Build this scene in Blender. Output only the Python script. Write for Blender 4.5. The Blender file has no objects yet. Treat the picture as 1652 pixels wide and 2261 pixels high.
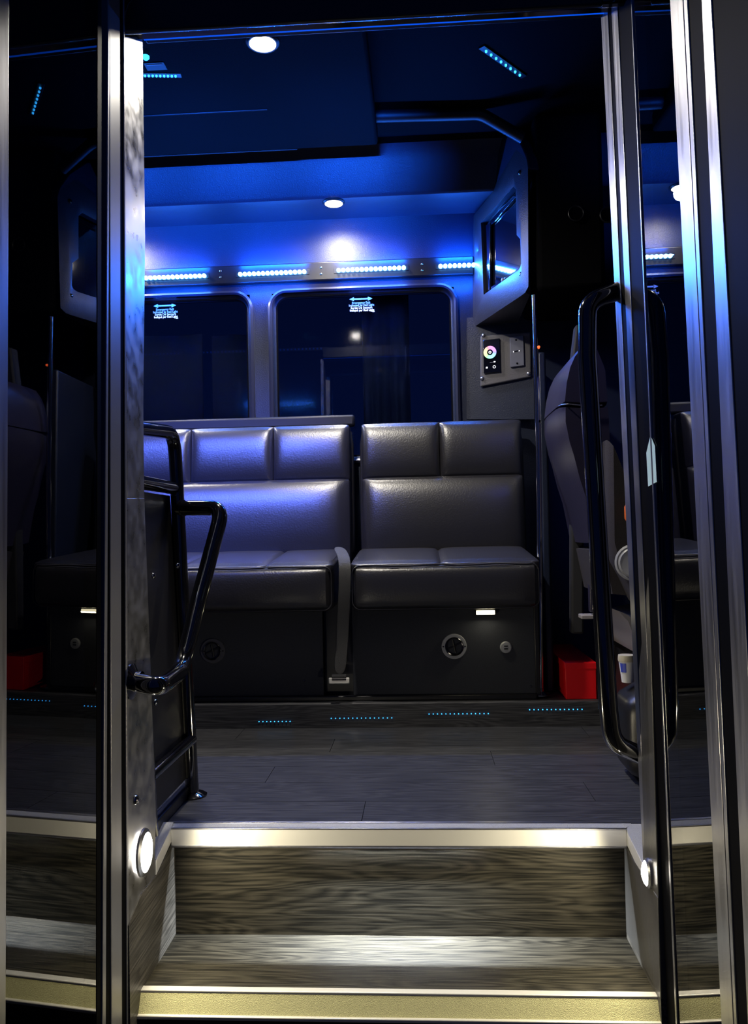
import bpy, bmesh, math, random
from mathutils import Vector, Matrix
random.seed(7)
S = bpy.context.scene
COL = S.collection
pi = math.pi
# ------------------------------------------------------------------ camera
W, H, F = 1652.0, 2261.0, 1750.0
YAW, PITCH, ROLL = math.radians(3.3), math.radians(1.49), math.radians(1.2)
CAM = Vector((0.0, 0.0, 0.71))
fw = Vector((-math.sin(YAW)*math.cos(PITCH), math.cos(YAW)*math.cos(PITCH), math.sin(PITCH)))
r0 = Vector((math.cos(YAW), math.sin(YAW), 0)); u0 = r0.cross(fw)
rt = r0*math.cos(ROLL) - u0*math.sin(ROLL)
up = u0*math.cos(ROLL) + r0*math.sin(ROLL)
cd = bpy.data.cameras.new('camera'); cam = bpy.data.objects.new('camera', cd); COL.objects.link(cam)
cd.sensor_fit = 'HORIZONTAL'; cd.sensor_width = 36.0; cd.lens = F*36.0/W; cd.clip_start = 0.02
cam.matrix_world = Matrix(((rt.x, up.x, -fw.x, CAM.x), (rt.y, up.y, -fw.y, CAM.y), (rt.z, up.z, -fw.z, CAM.z), (0, 0, 0, 1)))
S.camera = cam
# ------------------------------------------------------------------ world, exposure, lights
w = bpy.data.worlds.new('night'); S.world = w; w.use_nodes = True
bg = w.node_tree.nodes['Background']; bg.inputs[0].default_value = (0.003, 0.010, 0.055, 1); bg.inputs[1].default_value = 0.8
S.view_settings.view_transform = 'Standard'; S.view_settings.look = 'None'
S.view_settings.exposure = 0.32; S.view_settings.gamma = 1.0; S.view_settings.use_curve_mapping = False
LED_E = 45.0
P_FAR = 5.0
P_SPILL = 3.4           #            # watts of the added lamps aimed back at the far wall
P_COVE = 2.5
P_NEAR = 11.0            # watts per blue strip, door wall            # led lens emission
P_CEIL = 12.0            # ceiling puck lamps (W)
P_LEDGE = 4.5
P_STEP = 1.8            # step-well courtesy lamps
P_NOSE = 48.0            # lamp strip under the top nosing
# ------------------------------------------------------------------ geometry helpers
def ray(px, py):
    return (fw + rt*((px-W/2)/F) - up*((py-H/2)/F))
def PY(px, py, Y):
    d = ray(px, py); return CAM + d*((Y-CAM.y)/d.y)
def PX(px, py, X):
    d = ray(px, py); return CAM + d*((X-CAM.x)/d.x)
def PZ(px, py, Z):
    d = ray(px, py); return CAM + d*((Z-CAM.z)/d.z)
def PP(px, py, p, n):
    d = ray(px, py); return CAM + d*((p-CAM).dot(n)/d.dot(n))
def wl(o):
    v = Vector((0, 0, 0))
    while o: v = v + o.location; o = o.parent
    return v
def obj(name, bm, mat, parent=None, smooth=True, loc=None, bev=0, seg=2):
    me = bpy.data.meshes.new(name)
    bmesh.ops.remove_doubles(bm, verts=bm.verts[:], dist=1e-6)
    bmesh.ops.recalc_face_normals(bm, faces=bm.faces[:])
    off = wl(parent) if parent else (Vector(loc) if loc is not None else Vector((0, 0, 0)))
    bmesh.ops.translate(bm, verts=bm.verts[:], vec=-off)
    bm.to_mesh(me); bm.free()
    if smooth:
        for p in me.polygons: p.use_smooth = True
        try: me.set_sharp_from_angle(angle=math.radians(38))
        except Exception: pass
    mats = mat if isinstance(mat, (list, tuple)) else [mat]
    for m in mats: me.materials.append(m)
    o = bpy.data.objects.new(name, me); COL.objects.link(o)
    if parent: o.parent = parent
    elif loc is not None: o.location = off
    if bev:
        b = o.modifiers.new('bevel', 'BEVEL'); b.width = bev; b.segments = seg; b.limit_method = 'ANGLE'; b.angle_limit = math.radians(40)
        b.harden_normals = False
    return o
def tag(o, label, cat, group=None, kind=None):
    if label: o['label'] = label
    if cat: o['category'] = cat
    if group: o['group'] = group
    if kind: o['kind'] = kind
    return o
def thing(name, label, cat, loc, group=None):
    o = bpy.data.objects.new(name, None); COL.objects.link(o); o.location = loc; o.empty_display_size = .05
    return tag(o, label, cat, group)
def struct(name, bm, mat, **k):
    o = obj(name, bm, mat, **k); o['kind'] = 'structure'; return o
def dup(o, delta, label=None, parent=None):
    c = o.copy(); COL.objects.link(c)
    if parent: c.parent = parent
    else: c.location = o.location + Vector(delta)
    if label: c['label'] = label
    for ch in o.children: dup(ch, (0, 0, 0), None, c)
    return c
def nb(): return bmesh.new()
def box(bm, x0, x1, y0, y1, z0, z1):
    v = [bm.verts.new((x, y, z)) for x in (x0, x1) for y in (y0, y1) for z in (z0, z1)]
    for f in ((0, 1, 3, 2), (4, 6, 7, 5), (0, 4, 5, 1), (2, 3, 7, 6), (0, 2, 6, 4), (1, 5, 7, 3)):
        bm.faces.new([v[i] for i in f])
    return bm
def B(*a): return box(nb(), *a)
def hexa(bm, q, n, t):
    """quad q (4 points) extruded by n*t"""
    q = [Vector(p) for p in q]; n = Vector(n).normalized()*t
    a = [bm.verts.new(p) for p in q]; b = [bm.verts.new(p+n) for p in q]
    k = len(q)
    bm.faces.new(a); bm.faces.new(b[::-1])
    for i in range(k): bm.faces.new((a[i], a[(i+1) % k], b[(i+1) % k], b[i]))
    return bm
def fillet(pts, rad, n=8):
    pts = [Vector(p) for p in pts]; out = [pts[0]]
    rads = rad if isinstance(rad, (list, tuple)) else [rad]*(len(pts)-2)
    for i in range(1, len(pts)-1):
        a, b, c = pts[i-1], pts[i], pts[i+1]; r = rads[i-1]
        d1 = (a-b).normalized(); d2 = (c-b).normalized()
        ang = d1.angle(d2); t = min(r/math.tan(ang/2), (a-b).length*.49, (c-b).length*.49)
        p1 = b+d1*t; p2 = b+d2*t
        for k in range(n+1):
            s = k/n; out.append(p1*(1-s)**2 + b*2*s*(1-s) + p2*s*s)
    out.append(pts[-1]); return out
def tube(bm, pts, r, seg=16, cap=True, closed=False):
    pts = [Vector(p) for p in pts]; n = len(pts)
    T = []
    for i in range(n):
        a = pts[i-1] if (i > 0 or closed) else pts[i]; b = pts[(i+1) % n] if (i < n-1 or closed) else pts[i]
        T.append((b-a).normalized())
    N = T[0].orthogonal().normalized(); rings = []
    for i in range(n):
        N = (N - T[i]*N.dot(T[i])).normalized(); Bn = T[i].cross(N)
        rings.append([bm.verts.new(pts[i] + (N*math.cos(2*pi*k/seg)+Bn*math.sin(2*pi*k/seg))*r) for k in range(seg)])
    m = n if closed else n-1
    for i in range(m):
        A, C_ = rings[i], rings[(i+1) % n]
        for k in range(seg): bm.faces.new((A[k], A[(k+1) % seg], C_[(k+1) % seg], C_[k]))
    if cap and not closed: bm.faces.new(rings[0][::-1]); bm.faces.new(rings[-1])
    return bm
def lathe(bm, prof, c, ax, seg=32):
    """prof list of (radius, height along ax)"""
    c = Vector(c); ax = Vector(ax).normalized(); u = ax.orthogonal().normalized(); v = ax.cross(u); rings = []
    for r, h in prof:
        if r < 1e-6: rings.append([bm.verts.new(c+ax*h)])
        else: rings.append([bm.verts.new(c+ax*h+(u*math.cos(2*pi*k/seg)+v*math.sin(2*pi*k/seg))*r) for k in range(seg)])
    for A, D in zip(rings[:-1], rings[1:]):
        for k in range(seg):
            k2 = (k+1) % seg
            if len(A) == 1 and len(D) == 1: continue
            if len(A) == 1: bm.faces.new((A[0], D[k], D[k2]))
            elif len(D) == 1: bm.faces.new((A[k], A[k2], D[0]))
            else: bm.faces.new((A[k], A[k2], D[k2], D[k]))
    return bm
def puff(x0, x1, y0, y1, z0, z1, r=.03, bulge=.015, n=14, fn=None, e=(4, 4, 4), pw=.7):
    """padded box: rounded edges and bulging faces"""
    bm = nb(); c = Vector(((x0+x1)/2, (y0+y1)/2, (z0+z1)/2)); h = Vector(((x1-x0)/2, (y1-y0)/2, (z1-z0)/2))
    bmesh.ops.create_cube(bm, size=2); bmesh.ops.subdivide_edges(bm, edges=bm.edges[:], cuts=n, use_grid_fill=True)
    r = min(r, min(h)*.98); bl = bulge if isinstance(bulge, tuple) else (bulge,)*3
    for v in bm.verts:
        p = v.co.copy()
        q = Vector([math.sin(a*pi/2)*.35 + a*.65 for a in p])      # denser towards the edges
        q = Vector((q.x*h.x, q.y*h.y, q.z*h.z))
        k = Vector([max(-(h[i]-r), min(h[i]-r, q[i])) for i in range(3)])
        d = q-k
        if d.length > 1e-7: q = k + d.normalized()*r if max(abs(d.x), abs(d.y), abs(d.z)) > r*.999 else k+d.normalized()*r*max(abs(d.x), abs(d.y), abs(d.z))/r
        # bulge
        for i in range(3):
            if abs(p[i]) > .999:
                j, l = (i+1) % 3, (i+2) % 3
                q[i] += math.copysign(bl[i]*(max(0, 1-abs(p[j])**e[j])*max(0, 1-abs(p[l])**e[l]))**pw, p[i])
        w_ = c+q
        if fn: w_ = fn(w_, p)
        v.co = w_
    return bm
def rrect(x0, x1, z0, z1, r, n=8, corners=(1, 1, 1, 1)):
    out = []
    cs = [(x1-r, z1-r, 0), (x0+r, z1-r, pi/2), (x0+r, z0+r, pi), (x1-r, z0+r, 1.5*pi)]
    sq = [(x1, z1), (x0, z1), (x0, z0), (x1, z0)]
    for i, (cx, cz, a) in enumerate(cs):
        if corners[i]:
            for k in range(n+1): out.append((cx+r*math.cos(a+k*pi/2/n), cz+r*math.sin(a+k*pi/2/n)))
        else: out.append(sq[i])
    return out
def ringface(bm, A, Bp):
    """bridge two loops of 3D points"""
    a = [bm.verts.new(p) for p in A]; b = [bm.verts.new(p) for p in Bp]; n = len(a)
    for i in range(n): bm.faces.new((a[i], a[(i+1) % n], b[(i+1) % n], b[i]))
def screw(name, p, n, r, mat, parent):
    return obj(name, lathe(nb(), [(r, -.001), (r, .15*r), (r*.85, .45*r), (r*.45, .68*r), (0, .75*r)], p, n, 14), mat, parent)
# ------------------------------------------------------------------ materials
def mat(name, col, rough=.5, metal=0, bump=0, bscale=200, coat=0, spec=.5, emit=None, es=0, var=0, vscale=30, stretch=(1, 1, 1), rvar=0):
    m = bpy.data.materials.new(name); m.use_nodes = True; nt = m.node_tree; b = nt.nodes['Principled BSDF']
    b.inputs['Base Color'].default_value = (*col, 1); b.inputs['Roughness'].default_value = rough; b.inputs['Metallic'].default_value = metal
    b.inputs['Coat Weight'].default_value = coat; b.inputs['Coat Roughness'].default_value = .08; b.inputs['Specular IOR Level'].default_value = spec
    if emit: b.inputs['Emission Color'].default_value = (*emit, 1); b.inputs['Emission Strength'].default_value = es
    if bump or var or rvar:
        tc = nt.nodes.new('ShaderNodeTexCoord'); mp = nt.nodes.new('ShaderNodeMapping'); mp.inputs['Scale'].default_value = stretch
        nt.links.new(tc.outputs['Object'], mp.inputs[0])
    if bump:
        nz = nt.nodes.new('ShaderNodeTexNoise'); nz.inputs['Scale'].default_value = bscale; nz.inputs['Detail'].default_value = 3
        bp = nt.nodes.new('ShaderNodeBump'); bp.inputs['Strength'].default_value = bump; bp.inputs['Distance'].default_value = .002
        nt.links.new(mp.outputs[0], nz.inputs[0]); nt.links.new(nz.outputs[0], bp.inputs['Height']); nt.links.new(bp.outputs[0], b.inputs['Normal'])
    if var or rvar:
        n2 = nt.nodes.new('ShaderNodeTexNoise'); n2.inputs['Scale'].default_value = vscale; n2.inputs['Detail'].default_value = 5
        nt.links.new(mp.outputs[0], n2.inputs[0])
        if var:
            mx = nt.nodes.new('ShaderNodeMix'); mx.data_type = 'RGBA'
            mx.inputs[6].default_value = (*[c*(1-var) for c in col], 1); mx.inputs[7].default_value = (*[min(1, c*(1+var)) for c in col], 1)
            nt.links.new(n2.outputs[0], mx.inputs[0]); nt.links.new(mx.outputs[2], b.inputs['Base Color'])
        if rvar:
            mr = nt.nodes.new('ShaderNodeMapRange'); mr.inputs[1].default_value = .3; mr.inputs[2].default_value = .7
            mr.inputs[3].default_value = max(.02, rough-rvar); mr.inputs[4].default_value = rough+rvar
            nt.links.new(n2.outputs[0], mr.inputs[0]); nt.links.new(mr.outputs[0], b.inputs['Roughness'])
    return m
def wood(name, dark, light, axis=0, rough=.42, sc=1.0, bump=.25):
    """dark wood-look vinyl: long grain lines, cathedral figure, fine pores"""
    m = bpy.data.materials.new(name); m.use_nodes = True; nt = m.node_tree; b = nt.nodes['Principled BSDF']; L = nt.links.new
    tc = nt.nodes.new('ShaderNodeTexCoord'); oi = nt.nodes.new('ShaderNodeObjectInfo')
    add = nt.nodes.new('ShaderNodeVectorMath'); add.operation = 'ADD'; L(tc.outputs['Object'], add.inputs[0]); 
    sm = nt.nodes.new('ShaderNodeVectorMath'); sm.operation = 'SCALE'; cb = nt.nodes.new('ShaderNodeCombineXYZ')
    L(oi.outputs['Random'], cb.inputs[0]); L(oi.outputs['Random'], cb.inputs[1]); L(oi.outputs['Random'], cb.inputs[2]); L(cb.outputs[0], sm.inputs[0]); sm.inputs['Scale'].default_value = 7
    L(sm.outputs[0], add.inputs[1])
    mp = nt.nodes.new('ShaderNodeMapping'); s = [11, 11, 11]; s[axis] = 1.1; mp.inputs['Scale'].default_value = [k*sc for k in s]; L(add.outputs[0], mp.inputs[0])
    n1 = nt.nodes.new('ShaderNodeTexNoise'); n1.inputs['Scale'].default_value = 1.0; n1.inputs['Detail'].default_value = 2; L(mp.outputs[0], n1.inputs[0])
    mul = nt.nodes.new('ShaderNodeMath'); mul.operation = 'MULTIPLY'; mul.inputs[1].default_value = 52; L(n1.outputs[0], mul.inputs[0])
    fr = nt.nodes.new('ShaderNodeMath'); fr.operation = 'PINGPONG'; fr.inputs[1].default_value = 1; L(mul.outputs[0], fr.inputs[0])
    mp2 = nt.nodes.new('ShaderNodeMapping'); s = [240, 240, 240]; s[axis] = 8; mp2.inputs['Scale'].default_value = [k*sc for k in s]; L(add.outputs[0], mp2.inputs[0])
    n2 = nt.nodes.new('ShaderNodeTexNoise'); n2.inputs['Scale'].default_value = 1; n2.inputs['Detail'].default_value = 4; L(mp2.outputs[0], n2.inputs[0])
    mm = nt.nodes.new('ShaderNodeMath'); mm.operation = 'MULTIPLY_ADD'; L(fr.outputs[0], mm.inputs[0]); mm.inputs[1].default_value = .22; L(n2.outputs[0], mm.inputs[2])
    cr = nt.nodes.new('ShaderNodeValToRGB'); cr.color_ramp.elements[0].position = .45; cr.color_ramp.elements[0].color = (*dark, 1)
    cr.color_ramp.elements[1].position = .95; cr.color_ramp.elements[1].color = (*light, 1); L(mm.outputs[0], cr.inputs[0]); L(cr.outputs[0], b.inputs['Base Color'])
    bp = nt.nodes.new('ShaderNodeBump'); bp.inputs['Strength'].default_value = bump; bp.inputs['Distance'].default_value = .0012; L(mm.outputs[0], bp.inputs['Height']); L(bp.outputs[0], b.inputs['Normal'])
    b.inputs['Roughness'].default_value = rough; b.inputs['Specular IOR Level'].default_value = .2
    return m
M = {}
M['leather'] = mat('black leather', (.022, .021, .026), .34, bump=.35, bscale=170, spec=1.0)
M['vinyl'] = mat('black padded vinyl', (.028, .027, .034), .42, bump=.45, bscale=230, spec=.7)
M['wallvinyl'] = mat('wall vinyl', (.013, .019, .042), .42, bump=.5, bscale=260, var=.15, vscale=6, spec=.5)
M['ceilvinyl'] = mat('ceiling vinyl', (.0045, .0045, .0055), .75, spec=.3, bump=.4, bscale=240)
M['vinyl2'] = mat('dark roof vinyl', (.008, .008, .011), .5)
M['carpet'] = mat('black carpeted skirt', (.040, .044, .060), .95, bump=1, bscale=900, var=.35, vscale=300)
M['plastic'] = mat('black plastic', (.012, .012, .015), .35, bump=.1, bscale=400)
M['rubber'] = mat('black rubber', (.003, .003, .004), .6, spec=.3)
M['piano'] = mat('gloss black', (.004, .004, .006), .06, coat=1)
M['tube'] = mat('gloss black tube', (.004, .004, .006), .10, coat=1, spec=.8)
M['anod'] = mat('soft anodised aluminium', (.30, .30, .32), .40, .5)
M['alu'] = mat('satin aluminium', (.42, .42, .45), .34, .95, rvar=.06, vscale=8, stretch=(12, 12, .6))
M['scuffed'] = mat('scuffed steel jamb', (.30, .30, .31), .36, .85, bump=0, rvar=.14, vscale=24, var=.5)
M['edgeglow'] = mat('painted lip glow', (.02, .1, .6), .3, emit=(.0, .085, .85), es=.75)  # blue light falling on the header lip, put in as emission
M['jamb'] = mat('dark painted jamb panel', (.085, .082, .078), .33, .3, bump=.3, bscale=60, var=.2, vscale=9, stretch=(1, 1, .4))
M['nose'] = mat('aluminium nosing', (.80, .79, .76), .42, .55)
M['grit'] = mat('grit strip', (.62, .62, .60), .7, .2, bump=1, bscale=900, var=.4, vscale=700)
M['yellowgrit'] = mat('yellow grit strip', (.82, .74, .40), .6, .1, bump=1, bscale=700, var=.35, vscale=500)
M['chrome'] = mat('chrome', (.8, .8, .82), .12, 1)
M['chromedark'] = mat('dark chrome', (.25, .25, .28), .12, 1)
M['greyplastic'] = mat('grey plastic', (.33, .34, .38), .4)
M['greypanel'] = mat('grey switch plate', (.16, .165, .21), .4)
M['red'] = mat('red cardboard', (.9, .004, .01), .45, bump=.1, bscale=60)
M['orange'] = mat('orange plastic', (.8, .16, .03), .4)
M['fabric'] = mat('brown-grey seat fabric', (.022, .017, .020), .9, bump=.9, bscale=700, var=.3, vscale=250)
M['seatgrey'] = mat('grey leather', (.028, .025, .048), .30, bump=.2, bscale=200)
M['skirtgrey'] = mat('grey moulded skirt', (.30, .28, .29), .5)
M['white'] = mat('white print', (.85, .88, .9), .5)
M['stickerprint'] = mat('sticker print', (.80, .90, 1.0), .5, spec=.2)
M['cup'] = mat('white paper cup', (.75, .75, .78), .5)
M['cupblue'] = mat('blue print', (.03, .06, .5), .5)
M['paper'] = mat('pale cyan reflected paper', (.62, .88, .9), .6)
M['belt'] = mat('seat belt webbing', (.05, .05, .055), .55, bump=.8, bscale=500, stretch=(1, 1, 3))
M['curtain'] = mat('dark curtain', (.12, .15, .24), .8, bump=.3, bscale=300)
M['ground'] = mat('asphalt', (.03, .03, .03), .9, bump=1, bscale=150, var=.4, vscale=90)
M['body'] = mat('black body paint', (.004, .004, .006), .12, coat=1)
M['wood'] = wood('dark wood vinyl', (.008, .0075, .006), (.062, .056, .042), 0, .52)
M['woodfloor'] = wood('dark floor plank', (.030, .031, .036), (.095, .095, .105), 0, .42, bump=.15)
M['woodside'] = wood('side wood vinyl', (.040, .038, .034), (.13, .12, .105), 1, .4)
M['led'] = mat('led lens', (.1, .3, 1), .4, emit=(.10, .42, 1.0), es=LED_E)
M['ledsoft'] = mat('dim blue led lens', (.05, .1, .6), .4, emit=(.01, .13, 1.0), es=.3)
M['ledsmall'] = mat('small cyan led', (.1, .3, 1), .4, emit=(.03, .42, 1.0), es=3.0)
M['lampwarm'] = mat('lamp lens', (1, 1, 1), .4, emit=(1, .93, .80), es=30)
M['lampcold'] = mat('cold lamp lens', (1, 1, 1), .4, emit=(.85, .93, 1), es=25)
M['lampyellow'] = mat('yellow lamp lens', (1, 1, 1), .4, emit=(1, .88, .55), es=3)
M['redled'] = mat('red indicator', (1, .1, .02), .4, emit=(1, .12, .03), es=1.5)
for k in ('rubber', 'ceilvinyl'): M[k].node_tree.nodes['Principled BSDF'].inputs['IOR'].default_value = 1.12
# tinted glass: real transmission with a strong surface reflection
def glass(name, tint, ior):
    m = mat(name, tint, .0); b = m.node_tree.nodes['Principled BSDF']
    b.inputs['Transmission Weight'].default_value = 1; b.inputs['IOR'].default_value = ior; b.inputs['Roughness'].default_value = 0.0
    return m
M['glass'] = glass('tinted door glass', (.05, .06, .08), 1.9)
M['winglass'] = glass('tinted window glass', (.22, .26, .36), 1.5)
# colour wheel of the lighting controller
m = bpy.data.materials.new('colour wheel'); m.use_nodes = True; nt = m.node_tree; b = nt.nodes['Principled BSDF']; L = nt.links.new
tc = nt.nodes.new('ShaderNodeTexCoord'); sx = nt.nodes.new('ShaderNodeSeparateXYZ'); L(tc.outputs['UV'], sx.inputs[0])
at = nt.nodes.new('ShaderNodeMath'); at.operation = 'ARCTAN2'
for i, k in ((0, 'X'), (1, 'Y')):
    sb = nt.nodes.new('ShaderNodeMath'); sb.operation = 'SUBTRACT'; sb.inputs[1].default_value = .5; L(sx.outputs[k], sb.inputs[0]); L(sb.outputs[0], at.inputs[1-i])
dv = nt.nodes.new('ShaderNodeMath'); dv.operation = 'DIVIDE'; dv.inputs[1].default_value = 2*pi; L(at.outputs[0], dv.inputs[0])
ad = nt.nodes.new('ShaderNodeMath'); ad.operation = 'MULTIPLY_ADD'; ad.inputs[1].default_value = 1.0; ad.inputs[2].default_value = .68; L(dv.outputs[0], ad.inputs[0])
fr = nt.nodes.new('ShaderNodeMath'); fr.operation = 'FRACT'; L(ad.outputs[0], fr.inputs[0])
hs = nt.nodes.new('ShaderNodeCombineColor'); hs.mode = 'HSV'; L(fr.outputs[0], hs.inputs[0]); hs.inputs[1].default_value = .92; hs.inputs[2].default_value = 1
L(hs.outputs[0], b.inputs['Emission Color']); b.inputs['Emission Strength'].default_value = 1.0; M['wheel'] = m

def area(name, loc, rot_dir, sx_, sy_, power, col, parent=None, spread=pi):
    l = bpy.data.lights.new(name, 'AREA'); l.shape = 'RECTANGLE'; l.size = sx_; l.size_y = sy_; l.energy = power; l.color = col; l.spread = spread
    o = bpy.data.objects.new(name, l); COL.objects.link(o)
    o.rotation_euler = Vector(rot_dir).to_track_quat('-Z', 'Y').to_euler()
    if parent: o.parent = parent; o.location = Vector(loc)-wl(parent)
    else: o.location = loc
    return o
def text(name, body, size, origin, ux, uz, mat_, parent, align='CENTER', thick=.0003, sx=1.0):
    cu = bpy.data.curves.new(name, 'FONT'); cu.body = body; cu.size = size; cu.align_x = align; cu.extrude = thick; cu.offset = size*.02
    t = bpy.data.objects.new(name+'_tmp', cu); COL.objects.link(t)
    dg = bpy.context.evaluated_depsgraph_get(); me = bpy.data.meshes.new_from_object(t.evaluated_get(dg)); COL.objects.unlink(t); bpy.data.objects.remove(t)
    ux = Vector(ux).normalized(); uz = Vector(uz).normalized(); n = ux.cross(uz); off = wl(parent)
    for v in me.vertices: v.co = Vector(origin) + ux*v.co.x*sx + uz*v.co.y + n*v.co.z - off
    me.name = name; me.materials.clear(); me.materials.append(mat_)
    o = bpy.data.objects.new(name, me); COL.objects.link(o); o.parent = parent; return o

# ------------------------------------------------------------------ key dimensions (metres)
YW = 1.67      # inner line of the door wall
YN = 1.906     # front of top nosing
YR = 1.935     # top riser
XL = PY(388, 2000, YR).x; XR = PY(1382, 2000, YR).x        # step-well sides
ZT = PY(880, 2066, YR).z                                   # tread level
YT = PZ(880, 2190, ZT).y                                   # tread front
YP = 2.90      # platform riser
ZP = PY(800, 1552, YP).z                                   # platform level
YF = 3.50      # far wall
ZC = 2.30      # ceiling
XE0, XE1 = -2.6, 2.4
# ================================================================== STRUCTURE
struct('floor', B(XE0, XE1, YN+.02, YF+.022, -.05, -.012), M['plastic'])
fl = bpy.data.objects['floor']
# planks, rows along the bus
rows = 6; y0 = YN+.045; rw = (YP-y0)/rows
pm = {}
for r in range(rows):
    x = XE0 - random.random()*.5
    off = [0, .62, .3, .85, .15, .5][r]
    x = -2.6-off
    while x < XE1:
        xa, xb = max(x, XE0), min(x+1.22, XE1)
        ya, yb = y0+r*rw, y0+(r+1)*rw
        if xb > xa+.02:
            obj('plank', B(xa+.0008, xb-.0008, ya+.0008, yb-.0008, -.012, 0.0), M['woodfloor'], fl, smooth=False)
        x += 1.22
# raised seat platform
bm = B(XE0, XE1, YP, YF+.022, -.01, ZP); pf = struct('trim_1', bm, M['woodfloor'], bev=.006)
# far wall in pieces around the windows
zs = lambda py: PY(800, py, YF).z
W1 = (PY(228, 800, YF).x, PY(560, 800, YF).x); W2 = (PY(597, 800, YF).x, PY(1012, 800, YF).x)
ZWT = PY(800, 632, YF-.02).z; ZWB = PY(800, 1020, YF).z
LEDGE_Z = PY(735, 474, YF-.05).z; YLE = 3.27
bm = nb()
def wall_with_holes(bm, x0, x1, z0, z1, y0, y1, holes):
    xs = x0
    for (a, b, c, d) in holes:
        box(bm, xs, a, y0, y1, z0, z1); box(bm, a, b, y0, y1, z0, c); box(bm, a, b, y0, y1, d, z1); xs = b
    box(bm, xs, x1, y0, y1, z0, z1)
wx = W2[1]-W2[0]
WIN = [(W1[1]-wx, W1[1]), W2]
wall_with_holes(bm, XE0, XE1, ZP-.02, ZC+.1, YF, YF+.07, [(a+.012, b-.012, ZWB+.012, ZWT-.012) for a, b in WIN])
struct('wall_far', bm, M['wallvinyl'], smooth=False)
# outer skins
struct('wall_rear', B(XE0-.05, XE0, 1.6, YF+.07, -.05, ZC+.1), M['wallvinyl'], smooth=False)
struct('wall_front', B(XE1, XE1+.05, 1.6, YF+.07, -.05, ZC+.1), M['wallvinyl'], smooth=False)
HZ = PY(830, 57, 1.76).z                                    # header underside
for q in ((XE0, XL-.021, -.95, ZC+.1), (XR+.021, XE1, -.95, ZC+.1), (XL-.0205, XR+.0205, HZ, ZC+.1)):
    struct('wall_near', B(q[0], q[1], YW, YW+.09, q[2], q[3]), M['body'], smooth=False)
struct('ceiling', B(XE0, XE1, YW, YF+.07, ZC, ZC+.05), M['ceilvinyl'], smooth=False)
struct('ground', B(-6, 6, -4, 8, -.98, -.95), M['ground'], smooth=False)
# ledge box under the ceiling on the far side (wall - soffit - cove)
bm = nb()
prof = [(YF, LEDGE_Z), (YLE+.012, LEDGE_Z), (YLE, LEDGE_Z+.012), (YLE-.03, ZC-.05), (YLE-.07, ZC), (YF, ZC)]
a = [bm.verts.new((XE0, y, z)) for y, z in prof]; b_ = [bm.verts.new((XE1, y, z)) for y, z in prof]
for i in range(len(prof)): bm.faces.new((a[i], a[(i+1) % len(prof)], b_[(i+1) % len(prof)], b_[i]))
bm.faces.new(a[::-1]); bm.faces.new(b_)
struct('trim_2', bm, M['wallvinyl'])
# lowered ceiling panel on the left
PZL = ZC-.075; pe = PZ(835, 322, PZL)
cp = thing('ceiling_panel', 'large dark dropped ceiling panel behind the two bright downlights', 'panel', (-1.2, 2.5, PZL))
obj('panel_face', B(XE0+.02, pe.x, YW+.1, pe.y, PZL, ZC-.001), M['ceilvinyl'], cp, bev=.012)
p1 = PZ(300, 257, PZL); 
obj('edge_bead', tube(nb(), [(XE0+.03, p1.y, PZL), (pe.x-.38, p1.y, PZL)], .003, 8), M['vinyl2'], cp)
obj('edge_bead', tube(nb(), [(XE0+.03, pe.y, PZL+.004), (pe.x-.32, pe.y, PZL+.004)], .004, 8), M['vinyl2'], cp)
# roof bow at right
q0 = PZ(842, 262, ZC-.03); q1 = PZ(1112, 297, ZC-.03)
rb = obj('roof_bow', tube(nb(), fillet([(q0.x-.02, q0.y, ZC-.02), (q1.x-.1, q0.y+.02, ZC-.02), (q1.x+.06, q0.y+.06, ZC-.10)], .1), .022, 10), M['vinyl2'], loc=(q0.x, q0.y, ZC-.03))
tag(rb, 'dark padded roof bow crossing the ceiling right of the dropped panel', 'bow')
# windows ------------------------------------------------------------
def window(i, x0, x1):
    root = bpy.data.objects.new('window_%d' % i, None); COL.objects.link(root); root.location = ((x0+x1)/2, YF, ZWB); root['kind'] = 'structure'
    def loop(d, y, r): return [Vector((x, y, z)) for x, z in rrect(x0+d, x1-d, ZWB+d, ZWT-d, r, 10)]
    bm = nb(); R = .075
    secs = [(-.005, YF+.001, R+.01), (-.004, YF-.016, R+.01), (.006, YF-.022, R), (.014, YF-.016, R-.01), (.016, YF-.002, R-.01)]
    for s, t in zip(secs[:-1], secs[1:]): ringface(bm, loop(*s), loop(*t))
    obj('window_frame', bm, M['alu_dark'], root)
    bm = nb(); secs = [(.016, YF-.002, R-.01), (.020, YF+.008, R-.014), (.024, YF+.012, R-.02), (.026, YF+.013, R-.02), (.027, YF+.016, R-.02)]
    for s, t in zip(secs[:-1], secs[1:]): ringface(bm, loop(*s), loop(*t))
    obj('inner_frame', bm, M['wallvinyl'], root)
    bm = nb(); ringface(bm, loop(.027, YF+.016, R-.02), loop(.033, YF+.018, R-.025)); ringface(bm, loop(.033, YF+.018, R-.025), loop(.034, YF+.021, R-.03))
    obj('gasket', bm, M['rubber'], root)
    bm = nb(); f = [bm.verts.new(p) for p in loop(.022, YF+.0215, R-.03)]; g = [bm.verts.new(p+Vector((0, .005, 0))) for p in loop(.022, YF+.0215, R-.03)]
    bm.faces.new(f); bm.faces.new(g[::-1])
    for k in range(len(f)): bm.faces.new((f[k], f[(k+1) % len(f)], g[(k+1) % len(f)], g[k]))
    obj('pane', bm, M['winglass'], root, smooth=False)
    return root
M['alu_dark'] = mat('dark window frame', (.03, .033, .06), .30, .2)
w1 = window(1, *WIN[0]); w2 = window(2, *WIN[1])
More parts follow.
